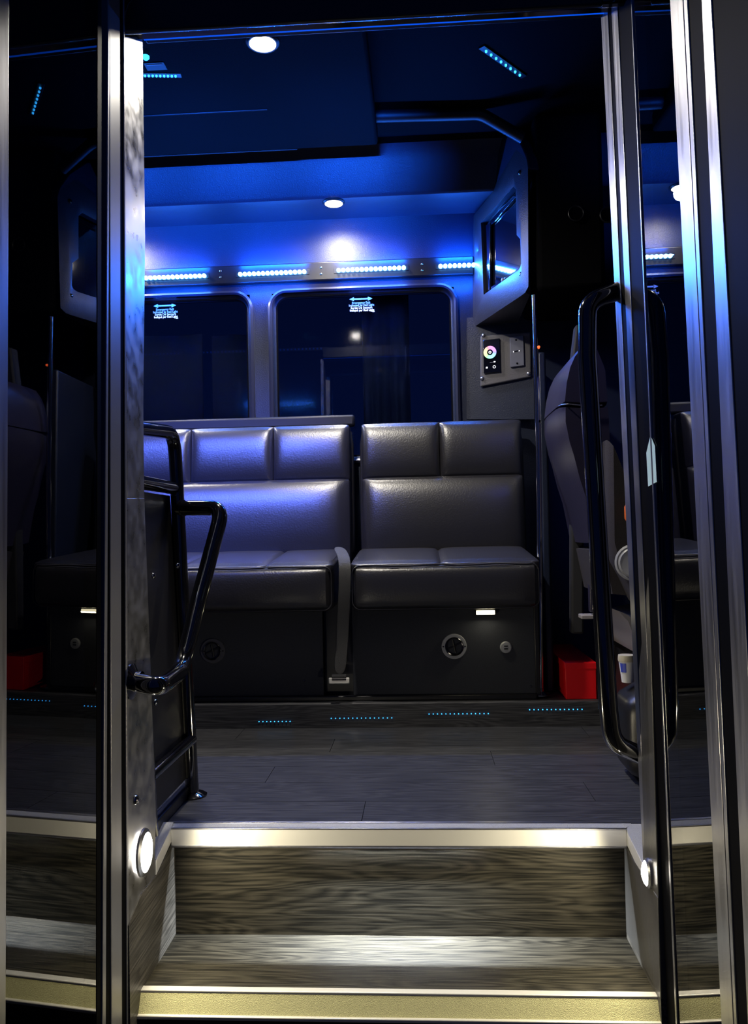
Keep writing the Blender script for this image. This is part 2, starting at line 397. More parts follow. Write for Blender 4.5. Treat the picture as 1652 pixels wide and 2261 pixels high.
# curtain outside the right pane; left drapes stand in for reflected seat backs
def drape(name, x0, x1, z0, z1, y, amp, nf, label, ph=0):
    bm = nb(); n = 90; top = []; bot = []
    for k in range(n+1):
        t = k/n; x = x0+(x1-x0)*t; yy = y+amp*math.sin(t*nf*2*pi+ph)+amp*.5*math.sin(t*nf*4.7*pi+1+ph)
        top.append(bm.verts.new((x, yy, z1))); bot.append(bm.verts.new((x, yy*1.0+amp*.3*math.sin(t*9), z0)))
    for k in range(n): bm.faces.new((top[k], top[k+1], bot[k+1], bot[k]))
    o = obj(name, bm, M['curtain'], loc=((x0+x1)/2, y, z0)); tag(o, label, 'curtain'); 
    md = o.modifiers.new('thick', 'SOLIDIFY'); md.thickness = .004; return o
drape('curtain', PY(800, 800, 3.6).x, PY(905, 800, 3.6).x, ZWB-.02, ZWT+.02, 3.62, .012, 2.2, 'dark curtain with soft folds behind the right window')
drape('curtain', PY(235, 800, 3.6).x, PY(447, 800, 3.6).x, ZWB-.02, PY(400, 738, 3.6).z, 3.62, .008, 1.5, 'dark drape standing in for reflected seat backs in the left window, left of its gap', 1)
drape('curtain', PY(466, 800, 3.6).x, PY(560, 800, 3.6).x, ZWB-.02, PY(400, 742, 3.6).z, 3.62, .008, 1, 'dark drape standing in for reflected seat backs in the left window, right of its gap', 2)
# emergency stickers (flat print on the panes)
def sticker(cx, cy, label):
    y = YF+.0213
    c = PY(cx, cy, y); s = y/F
    root = thing('exit_sticker', label, 'sticker', c, 'exit stickers on the far windows')
    bm = nb(); wv = 26*s; hv = 1.7*s; hw = 10.5*s; hh = 4.6*s; tilt = .0
    for pts in ([(-wv+hw*.9, -hv), (wv-hw*.9, -hv), (wv-hw*.9, hv), (-wv+hw*.9, hv)], [(-wv, 0), (-wv+hw, -hh), (-wv+hw, hh)], [(wv, 0), (wv-hw, hh), (wv-hw, -hh)]):
        hexa(bm, [c+Vector((x, 0, z)) for x, z in pts], (0, -1, 0), .0006)
    obj('arrow', bm, M['stickerprint'], root, smooth=False)
    for k, (tx, dx, sc) in enumerate((('Emergency Exit', 0, .94), ('Indicated by Red Light', 1, .90), ('Sortie De Secours', 1, .94), ('Indiqué par Red Light', 2, .90))):
        text('print_line', tx, 7.0*s, c+Vector((dx*s, 0, -(10.6+k*5.7)*s)), (1, 0, 0), (0, 0, 1), M['stickerprint'], root, sx=sc)
    obj('print_mark', B(c.x+25*s, c.x+30*s, y-.0006, y, c.z-30.5*s, c.z-28.5*s), M['stickerprint'], root, smooth=False)
sticker(364, 675, 'white arrow emergency exit sticker on the left window')
sticker(797, 660, 'white arrow emergency exit sticker on the right window')
# ================================================================== LED STRIPS
dotm = None
def led_strip(p0, p1, n, label, group, m, r, nrm=(0, -1, 0), housing=True, hw=.012, watts=0, spread=pi, spill=0):
    p0 = Vector(p0); p1 = Vector(p1); nrm = Vector(nrm).normalized(); d = (p1-p0).normalized(); side = d.cross(nrm)
    root = thing('led_strip', label, 'light', (p0+p1)/2, group)
    if housing:
        a = p0-d*.012; b = p1+d*.012
        obj('strip_backing', hexa(nb(), [a-side*hw, b-side*hw, b+side*hw, a+side*hw], nrm, -.004), M['plastic'], root, bev=.001)
    me = None
    for k in range(n):
        c = p0+(p1-p0)*((k+.5)/n)
        if me is None:
            o = obj('led', lathe(nb(), [(r, -r*.2), (r, r*.9), (r*.75, r*1.5), (r*.35, r*1.75), (0, r*1.8)], c, nrm, 10), m, root); me = o; c0 = c
        else:
            q = me.copy(); COL.objects.link(q); q.parent = root; q.location = c-c0
    if watts:
        a = area('led_glow', (p0+p1)/2+nrm*(r*1.9), nrm, (p1-p0).length, .004, watts, (.01, .13, 1.0), root, spread)
        a.rotation_euler = Matrix((d, nrm.cross(d)*-1, -nrm)).transposed().to_euler() if False else Matrix((d, (-nrm).cross(d), -nrm)).transposed().to_euler()
    if spill:  # added lamps facing the wall, for a halo around the strip
        for sz in (.5, -.6):
            a = area('added_spill', (p0+p1)/2+nrm*.045+Vector((0, 0, .10*sz)), -nrm+Vector((0, 0, sz)), (p1-p0).length*.96, .006, spill*(1 if sz > 0 else .55), (.005, .11, 1.0), root)
            zz = (nrm-Vector((0, 0, sz))).normalized(); a.rotation_euler = Matrix((d, zz.cross(d), zz)).transposed().to_euler()
    return root
# raceway rail along the far wall
YS = YF-.028
zr = PY(709, 598, YS).z
rail = thing('light_rail', 'long dark rail above the far windows that carries the blue lights', 'rail', (0, YF, zr))
obj('rail_body', B(XE0+.02, PY(1046, 590, YF).x, YS+.002, YF-.001, zr-.042, zr+.042), M['plastic'], rail, bev=.006)
for cx, cy in ((487, 605), (709, 598), (932, 590)):
    for dy in (-7, 7): screw('screw', PY(cx, cy+dy, YS+.002), (0, -1, 0), .005, M['chrome'], rail)
segs = [(158, 262), (318, 456), (526, 677), (743, 897), (968, 1062)]
for (a, b_), lb in zip(segs, ('blue light strip above the left window, mostly hidden behind the door post', 'blue light strip above the left window beside the steel post', 'blue light strip above the pillar between the two windows', 'blue light strip above the middle of the right window', 'blue light strip ending behind the screen cabinet')):
    pa = PY(a, 600, YS); pb = PY(b_, 600, YS); nn = max(3, int(round((b_-a)/10.0)))
    led_strip((pa.x, YS, zr-.002), (pb.x, YS, zr-.002), nn, lb, 'blue light strips over the far windows', M['led'], .0088, watts=P_FAR, spill=P_SPILL*(b_-a)/150)
# matching strips on the near wall, above and behind the header
NS = ((-2.45, -2.1), (-1.95, -1.6), (-1.45, -1.1), (-.95, -.6), (-.45, -.1), (.62, .9))
for k, (xa, xb) in enumerate(NS):
    r_ = led_strip((xa, YW+.103, HZ+.10), (xb, YW+.103, HZ+.10), 14, 'blue light strip inside the door wall, %s' % ('farthest down the cabin', 'second farthest down the cabin', 'third farthest down the cabin', 'nearest the left door leaf', 'over the left half of the entry', 'toward the driver area')[k],
              'blue light strips over the entry', M['ledsoft'], .006, nrm=(0, 1, 0))
    kk = .04 if k == 5 else 1
    for vz, pw, sp in ((-.70, P_NEAR, 42), (.15, P_COVE, 26)):  # added narrow beams, shaped to light the seats and the cove
        a = area('led_glow', ((xa+xb)/2, YW+.125, HZ+.10), (0, 1, vz), xb-xa, .006, pw*(kk if vz > 0 else kk*.3), ((.09, .16, 1.0) if vz < 0 else (.01, .12, 1.0)), r_, math.radians(sp))
        zz = -Vector((0, 1, vz)).normalized(); dx = Vector((1, 0, 0)); a.rotation_euler = Matrix((dx, zz.cross(dx), zz)).transposed().to_euler()
# small ceiling rows: a strip at right, added dots for a reflection at left
a = PZ(1068, 108, ZC-.004); b_ = PZ(1153, 168, ZC-.004)
led_strip(a, b_, 8, 'short slanting row of cyan lights on the ceiling, right', 'small ceiling light rows', M['ledsmall'], .0040, nrm=(0, 0, -1))
a = PZ(316, 166, PZL-.001); b_ = PZ(392, 167, PZL-.001)
led_strip(a, b_, 9, 'short row of glowing cyan dots standing in for a reflection on the ceiling beside the steel post', 'small ceiling light rows', M['ledsmall'], .0035, nrm=(0, 0, -1))
c = PZ(322, 124, PZL-.001)
o = obj('indicator_lamp', lathe(nb(), [(.011, 0), (.011, .006), (.006, .011), (0, .012)], c, (0, 0, -1), 16), M['ledsmall'], loc=c); tag(o, 'single cyan lamp on the ceiling beside the top of the steel post', 'lamp')
c = PZ(345, 146, PZL)
o = thing('ceiling_label', 'small grey printed label on the ceiling between the cyan lamp and the cyan dots', 'label', c)
obj('label_plate', B(c.x-.035, c.x+.03, c.y-.02, c.y+.02, PZL-.0015, PZL+.0002), M['vinyl2'], o, smooth=False)
obj('print_bar', B(c.x-.028, c.x+.022, c.y-.012, c.y-.008, PZL-.0025, PZL-.001), M['greyplastic'], o, smooth=False)
# glowing dots on the platform riser, standing in for light strip reflections
for k, (a, b_, ya, yb) in enumerate(((568, 645, 1595, 1591), (727, 870, 1589, 1582), (943, 1083, 1579, 1573), (1165, 1290, 1570, 1563))):
    pa = PY(a, ya, YP); pb = PY(b_, yb, YP); zz = (pa.z+pb.z)/2
    n = int(round((b_-a)/10.2))+1
    led_strip((pa.x, YP-.0008, zz), (pb.x, YP-.0008, zz), n, 'row of glowing cyan dots standing in for strip reflections on the platform step, %s' % ('short one at the left', 'below the seat belt', 'below the round vent', 'in front of the red box')[k], 'reflection dot rows on the platform step', M['ledsmall'], .0017, housing=False)
# ================================================================== LAMPS
def puck(c, n, r, label, power, m, ring=True, col=(1, .93, .8), spread=pi):
    c = Vector(c); n = Vector(n).normalized()
    root = thing('downlight', label, 'lamp', c, 'round white downlights')
    obj('bezel', lathe(nb(), [(r*1.25, -.001), (r*1.25, .004), (r*1.12, .009), (r, .009), (r*.98, .004)], c, n, 32), M['plastic'], root)
    obj('lens', lathe(nb(), [(r*.98, .003), (r*.9, .010), (r*.5, .016), (0, .018)], c, n, 32), m, root)
    l = bpy.data.lights.new('downlight_glow', 'SPOT'); l.energy = power*6; l.color = col; l.spot_size = math.radians(170); l.spot_blend = .8; l.shadow_soft_size = .03
    o = bpy.data.objects.new('downlight_glow', l); COL.objects.link(o); o.parent = root; o.location = n*.03; o.rotation_euler = n.to_track_quat('-Z', 'Y').to_euler()
    return root
c1 = PZ(580, 92, PZL); c2 = PZ(737, 446, LEDGE_Z)
puck(c1, (0, 0, -1), .041, 'bright white round downlight in the ceiling near the door header', P_CEIL, M['lampwarm'])
puck(c2, (0, 0, -1), .038, 'bright white round downlight under the far ledge above the windows', P_LEDGE, M['lampwarm'])
puck((-1.34, c2.y, LEDGE_Z), (0, 0, -1), .032, 'added round downlight under the far ledge, unseen beyond the left steel post', P_LEDGE, M['lampwarm'])  # added lamp out of view, lights the left bench from above
def oval_lamp(c, n, ax, a, bb, label, power, m):
    c = Vector(c); n = Vector(n).normalized(); ax = Vector(ax).normalized(); s = n.cross(ax)
    root = thing('courtesy_lamp', label, 'lamp', c, 'oval lamps of the step well')
    def disc(rad, h): return [c+ax*math.cos(t)*a*rad+s*math.sin(t)*bb*rad+n*h for t in [2*pi*k/28 for k in range(28)]]
    bm = nb(); ringface(bm, disc(1.2, -.001), disc(1.2, .004)); ringface(bm, disc(1.2, .004), disc(1.0, .008)); ringface(bm, disc(1.0, .008), disc(.97, .003)); obj('bezel', bm, M['alu'], root)
    bm = nb(); ringface(bm, disc(.97, .003), disc(.85, .011)); ringface(bm, disc(.85, .011), disc(.4, .015)); bm.faces.new([bm.verts.new(p) for p in disc(.4, .015)]); obj('lens', bm, m, root)
    l = bpy.data.lights.new('courtesy_glow', 'SPOT'); l.energy = power*6; l.color = (1, .88, .60); l.spot_size = math.radians(172); l.spot_blend = .6; l.shadow_soft_size = .02
    o = bpy.data.objects.new('courtesy_glow', l); COL.objects.link(o); o.parent = root; o.location = n*.022; o.rotation_euler = (n+Vector((0, 0, -.45))).to_track_quat('-Z', 'Y').to_euler()
oval_lamp(PX(316, 1882, XL+.001), (1, 0, 0), (0, 0, 1), .042, .036, 'glaring oval courtesy lamp low on the left door jamb', P_STEP, M['lampwarm'])
oval_lamp(PX(1434, 1928, XR-.001), (-1, 0, 0), (0, 0, 1), .026, .020, 'small oval courtesy lamp low on the right door jamb', P_STEP*.8, M['lampwarm'])
# ================================================================== ENTRY STEPS
st = thing('entry_steps', 'wood-look entry steps with aluminium edge trims between the door leaves', 'steps', ((XL+XR)/2, YR, -.9))
obj('riser', B(XL, XR, YR, YR+.02, ZT-.01, -.03), M['wood'], st, smooth=False)
obj('tread', B(XL-.02, XR+.02, YT-.004, YR+.02, ZT-.02, ZT), M['wood'], st, smooth=False)
obj('riser', B(XL-.02, XR+.02, YT+.01, YT+.03, ZT-.30, ZT-.02), M['wood'], st, smooth=False)
obj('tread', B(XL-.02, XR+.02, YT-.30, YT+.02, ZT-.32, ZT-.30), M['wood'], st, smooth=False)
yb = YN+.047; hN = .042
n1 = obj('nosing', hexa(nb(), [(XL, YN, 0.003), (XR, YN, .003), (XR, YN, .003-hN), (XL, YN, .003-hN)], (0, 1, 0), .004), M['nose'], st, bev=.0012)
obj('grit_insert', hexa(nb(), [(XL, YN+.006, .0035), (XR, YN+.006, .0035), (XR+.02, YN+.036, .0035), (XL-.02, YN+.036, .0035)], (0, 0, -1), .003), M['grit'], n1, smooth=False)
for yy in (YN, YN+.037, YN+.043):
    obj('rim', B(XL-.02*(yy > YN), XR+.02*(yy > YN), yy, yy+.005, .0, .0048), M['alu'], n1, bev=.001)
obj('lower_rim', B(XL, XR, YN-.002, YN+.006, .003-hN-.002, .003-hN+.003), M['alu'], n1, bev=.001)
# lower nosing
zt = ZT
n2 = obj('nosing', B(XL-.02, XR+.02, YT-.012, YT+.006, ZT-.004, ZT+.004), M['nose'], st, bev=.002)
zb = PY(880, 2254, YT-.03).z
obj('grit_insert', hexa(nb(), [(XL-.02, YT-.012, ZT-.001), (XR+.02, YT-.012, ZT-.001), (XR+.02, YT-.030, zb+.004), (XL-.02, YT-.030, zb+.004)], (0, 1, .4), .004), M['yellowgrit'], n2, smooth=False)
obj('lower_rim', B(XL-.02, XR+.02, YT-.036, YT-.026, zb-.002, zb+.006), M['nose'], n2, bev=.002)
# strip lamp under the top nosing
xa = PY(690, 1870, YN).x; xb = PY(1060, 1870, YN).x
sl = thing('step_light_bar', 'white light bar hidden under the top step edge', 'light', ((xa+xb)/2, YN+.018, -.04))
obj('bar_body', B(xa, xb, YN+.010, YR-.001, -.010, -.003), M['alu'], sl)
obj('bar_lens', B(xa+.004, xb-.004, YN+.014, YR-.004, -.013, -.010), M['lampcold'], sl)
area('bar_glow', ((xa+xb)/2, YN+.019, -.0140), (0, .9, -1), xb-xa-.02, .008, P_NOSE, (.86, .93, 1), sl)
# step well side panels
for sgn, X, nm in ((-1, XL, 'left'), (1, XR, 'right')):
    YNE = PX(285, 2050, X).y if sgn < 0 else YW-.004
    # sloping aluminium edge
    if sgn < 0: pA, pB = PX(383, 1818, X), PX(345, 1900, X)
    else: pA, pB = PX(1377, 1822, X), PX(1441, 1952, X)
    d = (pB-pA); e = pA+d*(1.0 if sgn < 0 else 1.0)
    hh = Vector((0, 0, -.033))
    obj('side_edge', hexa(nb(), [pA, e, e+hh, pA+hh], (sgn, 0, 0), .012), M['nose'], st, bev=.001)
    obj('side_edge_top', hexa(nb(), [pA+Vector((sgn*.0, 0, .001)), e+Vector((0, 0, .001)), e+Vector((sgn*.05, 0, .001)), pA+Vector((sgn*.05, 0.0, .001))], (0, 0, 1), .002), M['grit'], st, smooth=False)
    obj('side_panel', hexa(nb(), [pA+hh+Vector((0, .02, 0)), e+hh, Vector((X, min(e.y, YW+.03), (e+hh).z)), Vector((X, YNE, (e+hh).z-.03)), Vector((X, YNE, ZT-.32)), Vector((X, YR+.02, ZT-.32)), Vector((X, YR+.02, (pA+hh).z))], (sgn, 0, 0), .018), M['woodside'], st, smooth=False)
# ================================================================== JAMBS
LX = XL-.002
# left jamb: scuffed steel post following its slightly uneven edge, wider painted panel below
def jamb_left():
    root = thing('door_jamb', 'tall scuffed steel jamb post left of the entry', 'jamb', (LX, YW, -.3))
    ev = [(272, 80, 315), (273, 300, 318), (275, 520, 321), (278, 700, 319), (280, 900, 317), (281, 1100, 319)]
    bm = nb(); fr_ = []; bk = []
    for a, y, b_ in ev:
        p = PY(a, y, YW-.006); fr_.append(p); q = PX(b_, y, p.x); 
        bk.append(Vector((p.x, q.y, q.z)))
    f1 = [bm.verts.new(p) for p in fr_]; g1 = [bm.verts.new(p) for p in bk]
    f2 = [bm.verts.new(p+Vector((-.02, 0, 0))) for p in fr_]; g2 = [bm.verts.new(p+Vector((-.02, 0, 0))) for p in bk]
    for i in range(len(ev)-1):
        bm.faces.new((f1[i], f1[i+1], g1[i+1], g1[i])); bm.faces.new((f2[i], g2[i], g2[i+1], f2[i+1]))
        bm.faces.new((f1[i], f2[i], f2[i+1], f1[i+1])); bm.faces.new((g1[i], g1[i+1], g2[i+1], g2[i]))
    bm.faces.new((f1[0], g1[0], g2[0], f2[0])); bm.faces.new((f1[-1], f2[-1], g2[-1], g1[-1]))
    obj('post_face', bm, M['scuffed'], root, bev=.0015)
    # lower painted panel
    pts = [PY(281, 1100, YW-.006)]
    X = LX
    a = PX(281, 1102, fr_[-1].x); 
    q = [fr_[-1], bk[-1], PX(345, 1800, X), PX(342, 1905, X), Vector((X, PX(345, 1900, X).y, -.2)), PX(283, 2050, X)]
    obj('lower_panel', hexa(nb(), q, (-1, 0, 0), .018), M['scuffed'], root, bev=.001)
    screw('panel_screw', PX(299, 1766, X), (1, 0, 0), .011, M['chromedark'], root)
    return root
jamb_left()
rj = thing('door_jamb', 'dark jamb post right of the entry, behind the door leaf', 'jamb', (XR, YW, -.3))
obj('post_face', B(XR, XR+.02, YW-.005, YW+.09, -.05, HZ), M['jamb'], rj, bev=.002)
obj('lower_panel', B(XR-.001, XR+.018, YW-.005, PX(1377, 1822, XR).y, -.25, -.045), M['jamb'], rj, bev=.002)
# header with rounded cover and a thin lip, its blue light put into an emissive edge
hd = thing('door_header', 'dark header beam above the entry with a rounded cover', 'header', (0, YW, HZ))
zl = PY(315, 84, YW+.10).z; zrr = PY(1335, 27, YW+.10).z
obj('beam', hexa(nb(), [PY(225, 70, YW-.02), PY(1660, -12, YW-.02), PY(1660, -300, YW-.02), PY(225, -300, YW-.02)], (0, 1, 0), .019), M['body'], hd, bev=.004)
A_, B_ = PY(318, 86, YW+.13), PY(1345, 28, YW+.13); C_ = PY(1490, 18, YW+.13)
obj('lip', hexa(nb(), [A_, C_, C_+Vector((0, 0, .07)), A_+Vector((0, 0, .07))], (0, 1, 0), .02), M['plastic'], hd, bev=.003)
obj('lip_glow', hexa(nb(), [A_+Vector((0, -.004, -.003)), B_+Vector((0, -.004, -.001)), B_+Vector((0, -.004, .001)), A_+Vector((0, -.004, .005))], (0, 1, 0), .006), M['edgeglow'], hd, smooth=False)
bm = nb(); A0 = PY(278, 60, YW-.022); pts = [PY(x, y, YW-.022) for x, y in ((1330, -5), (1330, -220), (278, -220), (278, 30), (284, 14), (296, 2))]
pts = [PY(x, y, YW-.022) for x, y in ((276, 78), (1330, 18), (1330, -200), (320, -200), (300, 0), (286, 15), (279, 35))]
obj('cover', hexa(nb(), pts, (0, -1, 0), .012), M['plastic'], hd, bev=.004, seg=3)
# ================================================================== DOOR LEAVES
def leaf(idx, top, bot, sgn, bars, g_out, g_in, label, TH, YH):
    """top/bot: pixel of the hinge-side glass line; the leaf runs from there towards the viewer"""
    A = PY(*top, YH); Bt = PY(*bot, YH)
    dirn = Vector((sgn*math.sin(TH), -math.cos(TH), 0)); upv = (A-Bt).normalized()
    n = upv.cross(dirn).normalized()
    if n.x*sgn > 0: n = -n                                  # n points to the entry
    root = bpy.data.objects.new('door_%d' % idx, None); COL.objects.link(root); root.location = Bt; root['kind'] = 'structure'
    def line(t, b_):   # pixel at y=0 and y=2261 -> points on the leaf plane, extended
        p = PP(t, 0, A, n); q = PP(b_, 2261, A, n); m_ = (p+q)/2
        # keep bars parallel to the leaf upright direction through the mid point, blend half way
        zt_, zb_ = 1.92, -.72
        d = (p-q); return q+d*((zt_-q.z)/d.z), q+d*((zb_-q.z)/d.z)
    for name, m_, a, b_, proud, thick in bars:
        (a1, a0) = line(*a); (b1, b0) = line(*b_)
        obj(name, hexa(nb(), [a1+n*proud, b1+n*proud, b0+n*proud, a0+n*proud], -n, thick), m_, root, bev=.0015)
    (a1, a0) = line(*g_out); (b1, b0) = line(*g_in)
    obj('pane', hexa(nb(), [a1, b1, b0, a0], -n, .005), M['glass'], root, smooth=False)
    return root, A, n
R_, AL, RU = M['rubber'], M['alu'], M['rubber']
dl, LA, LN = leaf(1, (216, 0), (216, 2261), -1, [
    ('gasket', RU, (214, 212), (224, 222), .001, .03),
    ('stile_edge', M['anod'], (236, 223), (240, 231), .003, .03),
    ('gasket', RU, (238, 231), (241, 243), .001, .03),
    ('hinge_stile', M['anod'], (239, 243), (262, 267), .003, .03),
    ('gasket', RU, (262, 267), (272, 278), .001, .03),
    ('stile_edge', M['anod'], (270, 278), (273, 283), .003, .03),
    ('outer_stile', AL, (-30, -45), (17, 9), .003, .03),
], (10, 2), (218, 216), '', math.radians(3.7), 1.50)
dr, RA, RN = leaf(2, (1400, 0), (1500, 2261), 1, [
    ('stile_edge', AL, (1328, 1441), (1344, 1447), .003, .03),
    ('gasket', RU, (1344, 1447), (1352, 1462), .001, .03),
    ('hinge_stile', AL, (1352, 1460), (1366, 1470), .003, .03),
    ('gasket', RU, (1366, 1470), (1397, 1499), .001, .03),
    ('stile_edge', AL, (1396, 1495), (1398, 1499), .003, .03),
    ('outer_stile', AL, (1483, 1597), (1512, 1624), .003, .03),
    ('stile_edge', AL, (1513, 1625), (1522, 1632), .003, .03),
    ('gasket', RU, (1522, 1632), (1553, 1655), .001, .03),
    ('stile_edge', AL, (1553, 1655), (1575, 1700), .003, .03),
    ('outer_skin', RU, (1575, 1700), (1800, 1950), .001, .03),
], (1483, 1598), (1398, 1500), '', math.radians(1.8), 1.60)
# pale decal on the right pane, a painted reflection of a paper
q = [PP(x, y, RA+RN*.0015, RN) for x, y in ((1437, 961), (1447, 985), (1451, 1064), (1432, 1074), (1428, 1000))]
o = obj('paper_reflection', hexa(nb(), q, RN, .0006), M['paper'], loc=q[3], smooth=False); tag(o, 'pale cyan pointed decal standing in for a paper reflected in the right door glass', 'label')
# ================================================================== PARTITION AND HANDRAILS
XPt = PZ(425, 1757, 0).x; YPt = PZ(425, 1757, 0).y
far_t = PY(392, 955, YPt); near = PX(318, 943, XPt-.002)
zt_ = far_t.z
YNp = near.y
pt = thing('partition', 'black partition panel with tubular frame left of the entry', 'partition', (XPt, YPt, 0))
tr = .0185
pf_ = PY(396, 1000, YPt)
Xf = PY(386, 1050, YPt).x
loop = fillet([(XPt, YNp, .02), (Xf-.0, YNp, near.z), (Xf, YPt, zt_+.0), (XPt, YPt, .0)], [.06, .06])
# near post leans out of view behind the jamb; built in full
obj('frame_tube', tube(nb(), loop, tr, 18), M['tube'], pt)
zc_ = PY(395, 1078, YPt).z
obj('cross_tube', tube(nb(), [(Xf, YNp, zc_), (Xf, YPt, zc_)], tr*.95, 16), M['tube'], pt)
zl_ = PY(415, 1632, YPt).z
obj('cross_tube', tube(nb(), [(XPt, YNp, zl_), (XPt, YPt, zl_)], tr*.8, 16), M['tube'], pt)
obj('panel', hexa(nb(), [(Xf-.012, YNp+.012, zc_-.02), (Xf-.012, YPt-.004, zc_-.02), (XPt-.012, YPt-.004, .05), (XPt-.012, YNp+.012, .05)], (-1, 0, 0), .012), M['plastic'], pt, bev=.002)
obj('base_rail', B(XPt-.03, XPt-.005, YNp, YPt+.02, 0, .03), M['plastic'], pt, bev=.004)
obj('floor_flange', lathe(nb(), [(.04, 0), (.04, .004), (.03, .010), (.018, .014), (.0175, .03)], (XPt, YPt, 0), (0, 0, 1), 24), M['tube'], pt)
for (x, y) in ((338, 1272), (392, 1249), (343, 1551)): screw('bolt', PX(x, y, XPt-.010), (1, 0, 0), .008, M['chromedark'], pt)
# bent handrail from partition post to the jamb
rr = .0205
h0 = PY(398, 1122, YPt-.005); h1 = PY(492, 1121, YPt-.06); h2 = PY(398, 1452, YPt-.22); h3 = PY(380, 1508, 1.80); h4 = PX(292, 1505, LX+.004)
h2b = PY(437, 1330, YPt-.16)
hr = thing('handrail', 'bent glossy black handrail from the partition down to the left jamb', 'handrail', (h4.x, h4.y, h4.z-.05))
path = fillet([h0, h1, PY(436, 1335, YPt-.16), PY(402, 1480, YPt-.24), PX(350, 1517, LX+.07), h4], [.045, .3, .11, .06])
obj('rail_tube', tube(nb(), path, rr, 20), M['tube'], hr)
obj('wall_flange', lathe(nb(), [(.038, 0), (.038, .004), (.030, .008), (rr*1.05, .012), (rr*1.05, .024)], h4-Vector((.003, 0, 0)), (1, 0, 0), 24), M['tube'], hr)
obj('joint_collar', tube(nb(), [h0-Vector((.0, 0, 0)), h0+(h1-h0).normalized()*.012], rr*1.12, 20), M['tube'], hr)
# right D-shaped grab rail
YG = 1.775
g = [PY(1440, 618, YG), PY(1345, 622, YG), PY(1288, 662, YG), PY(1296, 820, YG), PY(1318, 1250, YG), PY(1344, 1560, YG), PY(1352, 1648, YG), PY(1435, 1672, YG)]
gr = thing('grab_rail', 'tall glossy black D-shaped grab rail at the right side of the entry', 'grab rail', g[-1])
gp = fillet([PY(1436, 622, YG+.05), PY(1372, 640, YG+.02), PY(1297, 668, YG), PY(1297, 790, YG), PY(1343, 1560, YG), PY(1352, 1640, YG), PY(1425, 1672, YG+.05), PY(1450, 1690, YG+.07)], [.06, .05, .2, .2, .06, .05])
obj('rail_tube', tube(nb(), gp, .0205, 20), M['tube'], gr)
# ================================================================== SEATS
def bench(name, label, px0, px1, seams, cx0, cx1, group):
    """px0..px1 backrest extent, seams px list, cx0..cx1 cushion extent"""
    yb_ = 3.30; s = lambda px, py, Y: PY(px, py, Y)
    X0, X1 = s(px0, 1000, yb_).x, s(px1, 1000, yb_).x
    zt1 = s(800, 934, yb_).z; zm = s(800, 1058, yb_).z; zb1 = s(800, 1212, yb_).z
    C0, C1 = s(cx0, 1290, 2.86).x, s(cx1-5, 1290, 2.86).x
    root = thing(name, label, 'seat', ((C0+C1)/2, 3.1, ZP), group)
    ln = lambda w_, p: Vector((w_.x, w_.y+(w_.z-zb1)*.10, w_.z))
    obj('back_shell', puff(X0-.008, X1+.008, yb_+.045, yb_+.115, zb1-.06, zt1-.012, .02, .004, 6, ln), M['leather'], root)
    xs = [X0]+[s(p, 1000, yb_).x for p in seams]+[X1]
    for a, b_ in zip(xs[:-1], xs[1:]):
        obj('upper_panel', puff(a+.0006, b_-.0006, yb_, yb_+.085, zm+.001, zt1, .005, (.0, .030, .006), 22, ln, (9, 4, 2.2), .8), M['leather'], root)
    obj('lower_panel', puff(X0+.002, X1-.002, yb_-.012, yb_+.085, zb1-.05, zm+.004, .010, (.002, .042, .004), 26, ln, (9, 4, 2.2), .8), M['leather'], root)
    # stitched piping: top edge, and beside each seam
    bm = nb()
    tp = lambda x, z, y: ln(Vector((x, y, z)), None)
    for xx in xs[1:-1]:
        for dx in (-.0065, .0065):
            for k in range(22):
                z0_ = zm+.02+(zt1-zm-.04)*k/22; z1_ = z0_+.0045
                tube(bm, [tp(xx+dx, z0_, yb_-.0005), tp(xx+dx, z1_, yb_-.0005)], .0009, 5)
    st_ = obj('stitching', bm, M['thread'], root); st_['kind'] = 'stuff'
    # side welts
    bm = nb()
    for xx in (X0+.006, X1-.006):
        tube(bm, fillet([tp(xx, zb1, yb_+.012), tp(xx, zt1-.006, yb_+.012), tp(xx+(.03 if xx < (X0+X1)/2 else -.03), zt1-.001, yb_+.012)], .02, 4), .0028, 8)
    tube(bm, [tp(X0+.03, zt1-.0005, yb_+.012), tp(X1-.03, zt1-.0005, yb_+.012)], .0024, 8)
    obj('piping', bm, M['leather'], root)
    # cushion: lower front box and a top pad sewn on it
    zf = s(900, 1243, 2.86).z; zbt = s(900, 1347, 2.86).z
    slope = lambda w_, p: Vector((w_.x, w_.y, w_.z+(w_.y-2.86)*.10*(1 if w_.z > zf-.03 else 0)))
    obj('cushion', puff(C0, C1, 2.845, yb_+.05, zbt, zf, .028, (.002, .030, .004), 22, None, (8, 4, 2.4), .8), M['leather'], root)
    xm = [C0]+[s(p, 1230, 2.95).x for p in seams]+[C1]
    for a, b_ in zip(xm[:-1], xm[1:]):
        obj('seat_pad', puff(a+.0, b_-.0, 2.846, yb_+.03, zf-.03, zf+.004, .010, (.002, .010, .010), 18, lambda w_, p: Vector((w_.x, w_.y, w_.z+max(0, w_.y-2.86)*.085))), M['leather'], root)
    ring = [Vector((x, 2.838, z)) for x, z in rrect(C0+.006, C1-.006, zbt+.006, zf-.006, .03, 6)]
    obj('piping', tube(nb(), ring, .0022, 6, closed=True), M['leather'], root)
    bm = nb()
    for dz in (-.006, -.014):
        pts = [Vector((C0+.02, 2.845, zf+dz))]+[Vector((C0+.02+(C1-C0-.04)*k/30, 2.829+.0015*math.sin(k*1.7)+.010*abs(2*k/30-1)**4, zf+dz+.0018*math.sin(k*.6))) for k in range(31)]
        tube(bm, pts, .0016, 6)
    obj('welt', bm, M['thread'], root)
    return root
M['thread'] = mat('grey thread', (.10, .10, .12), .5)
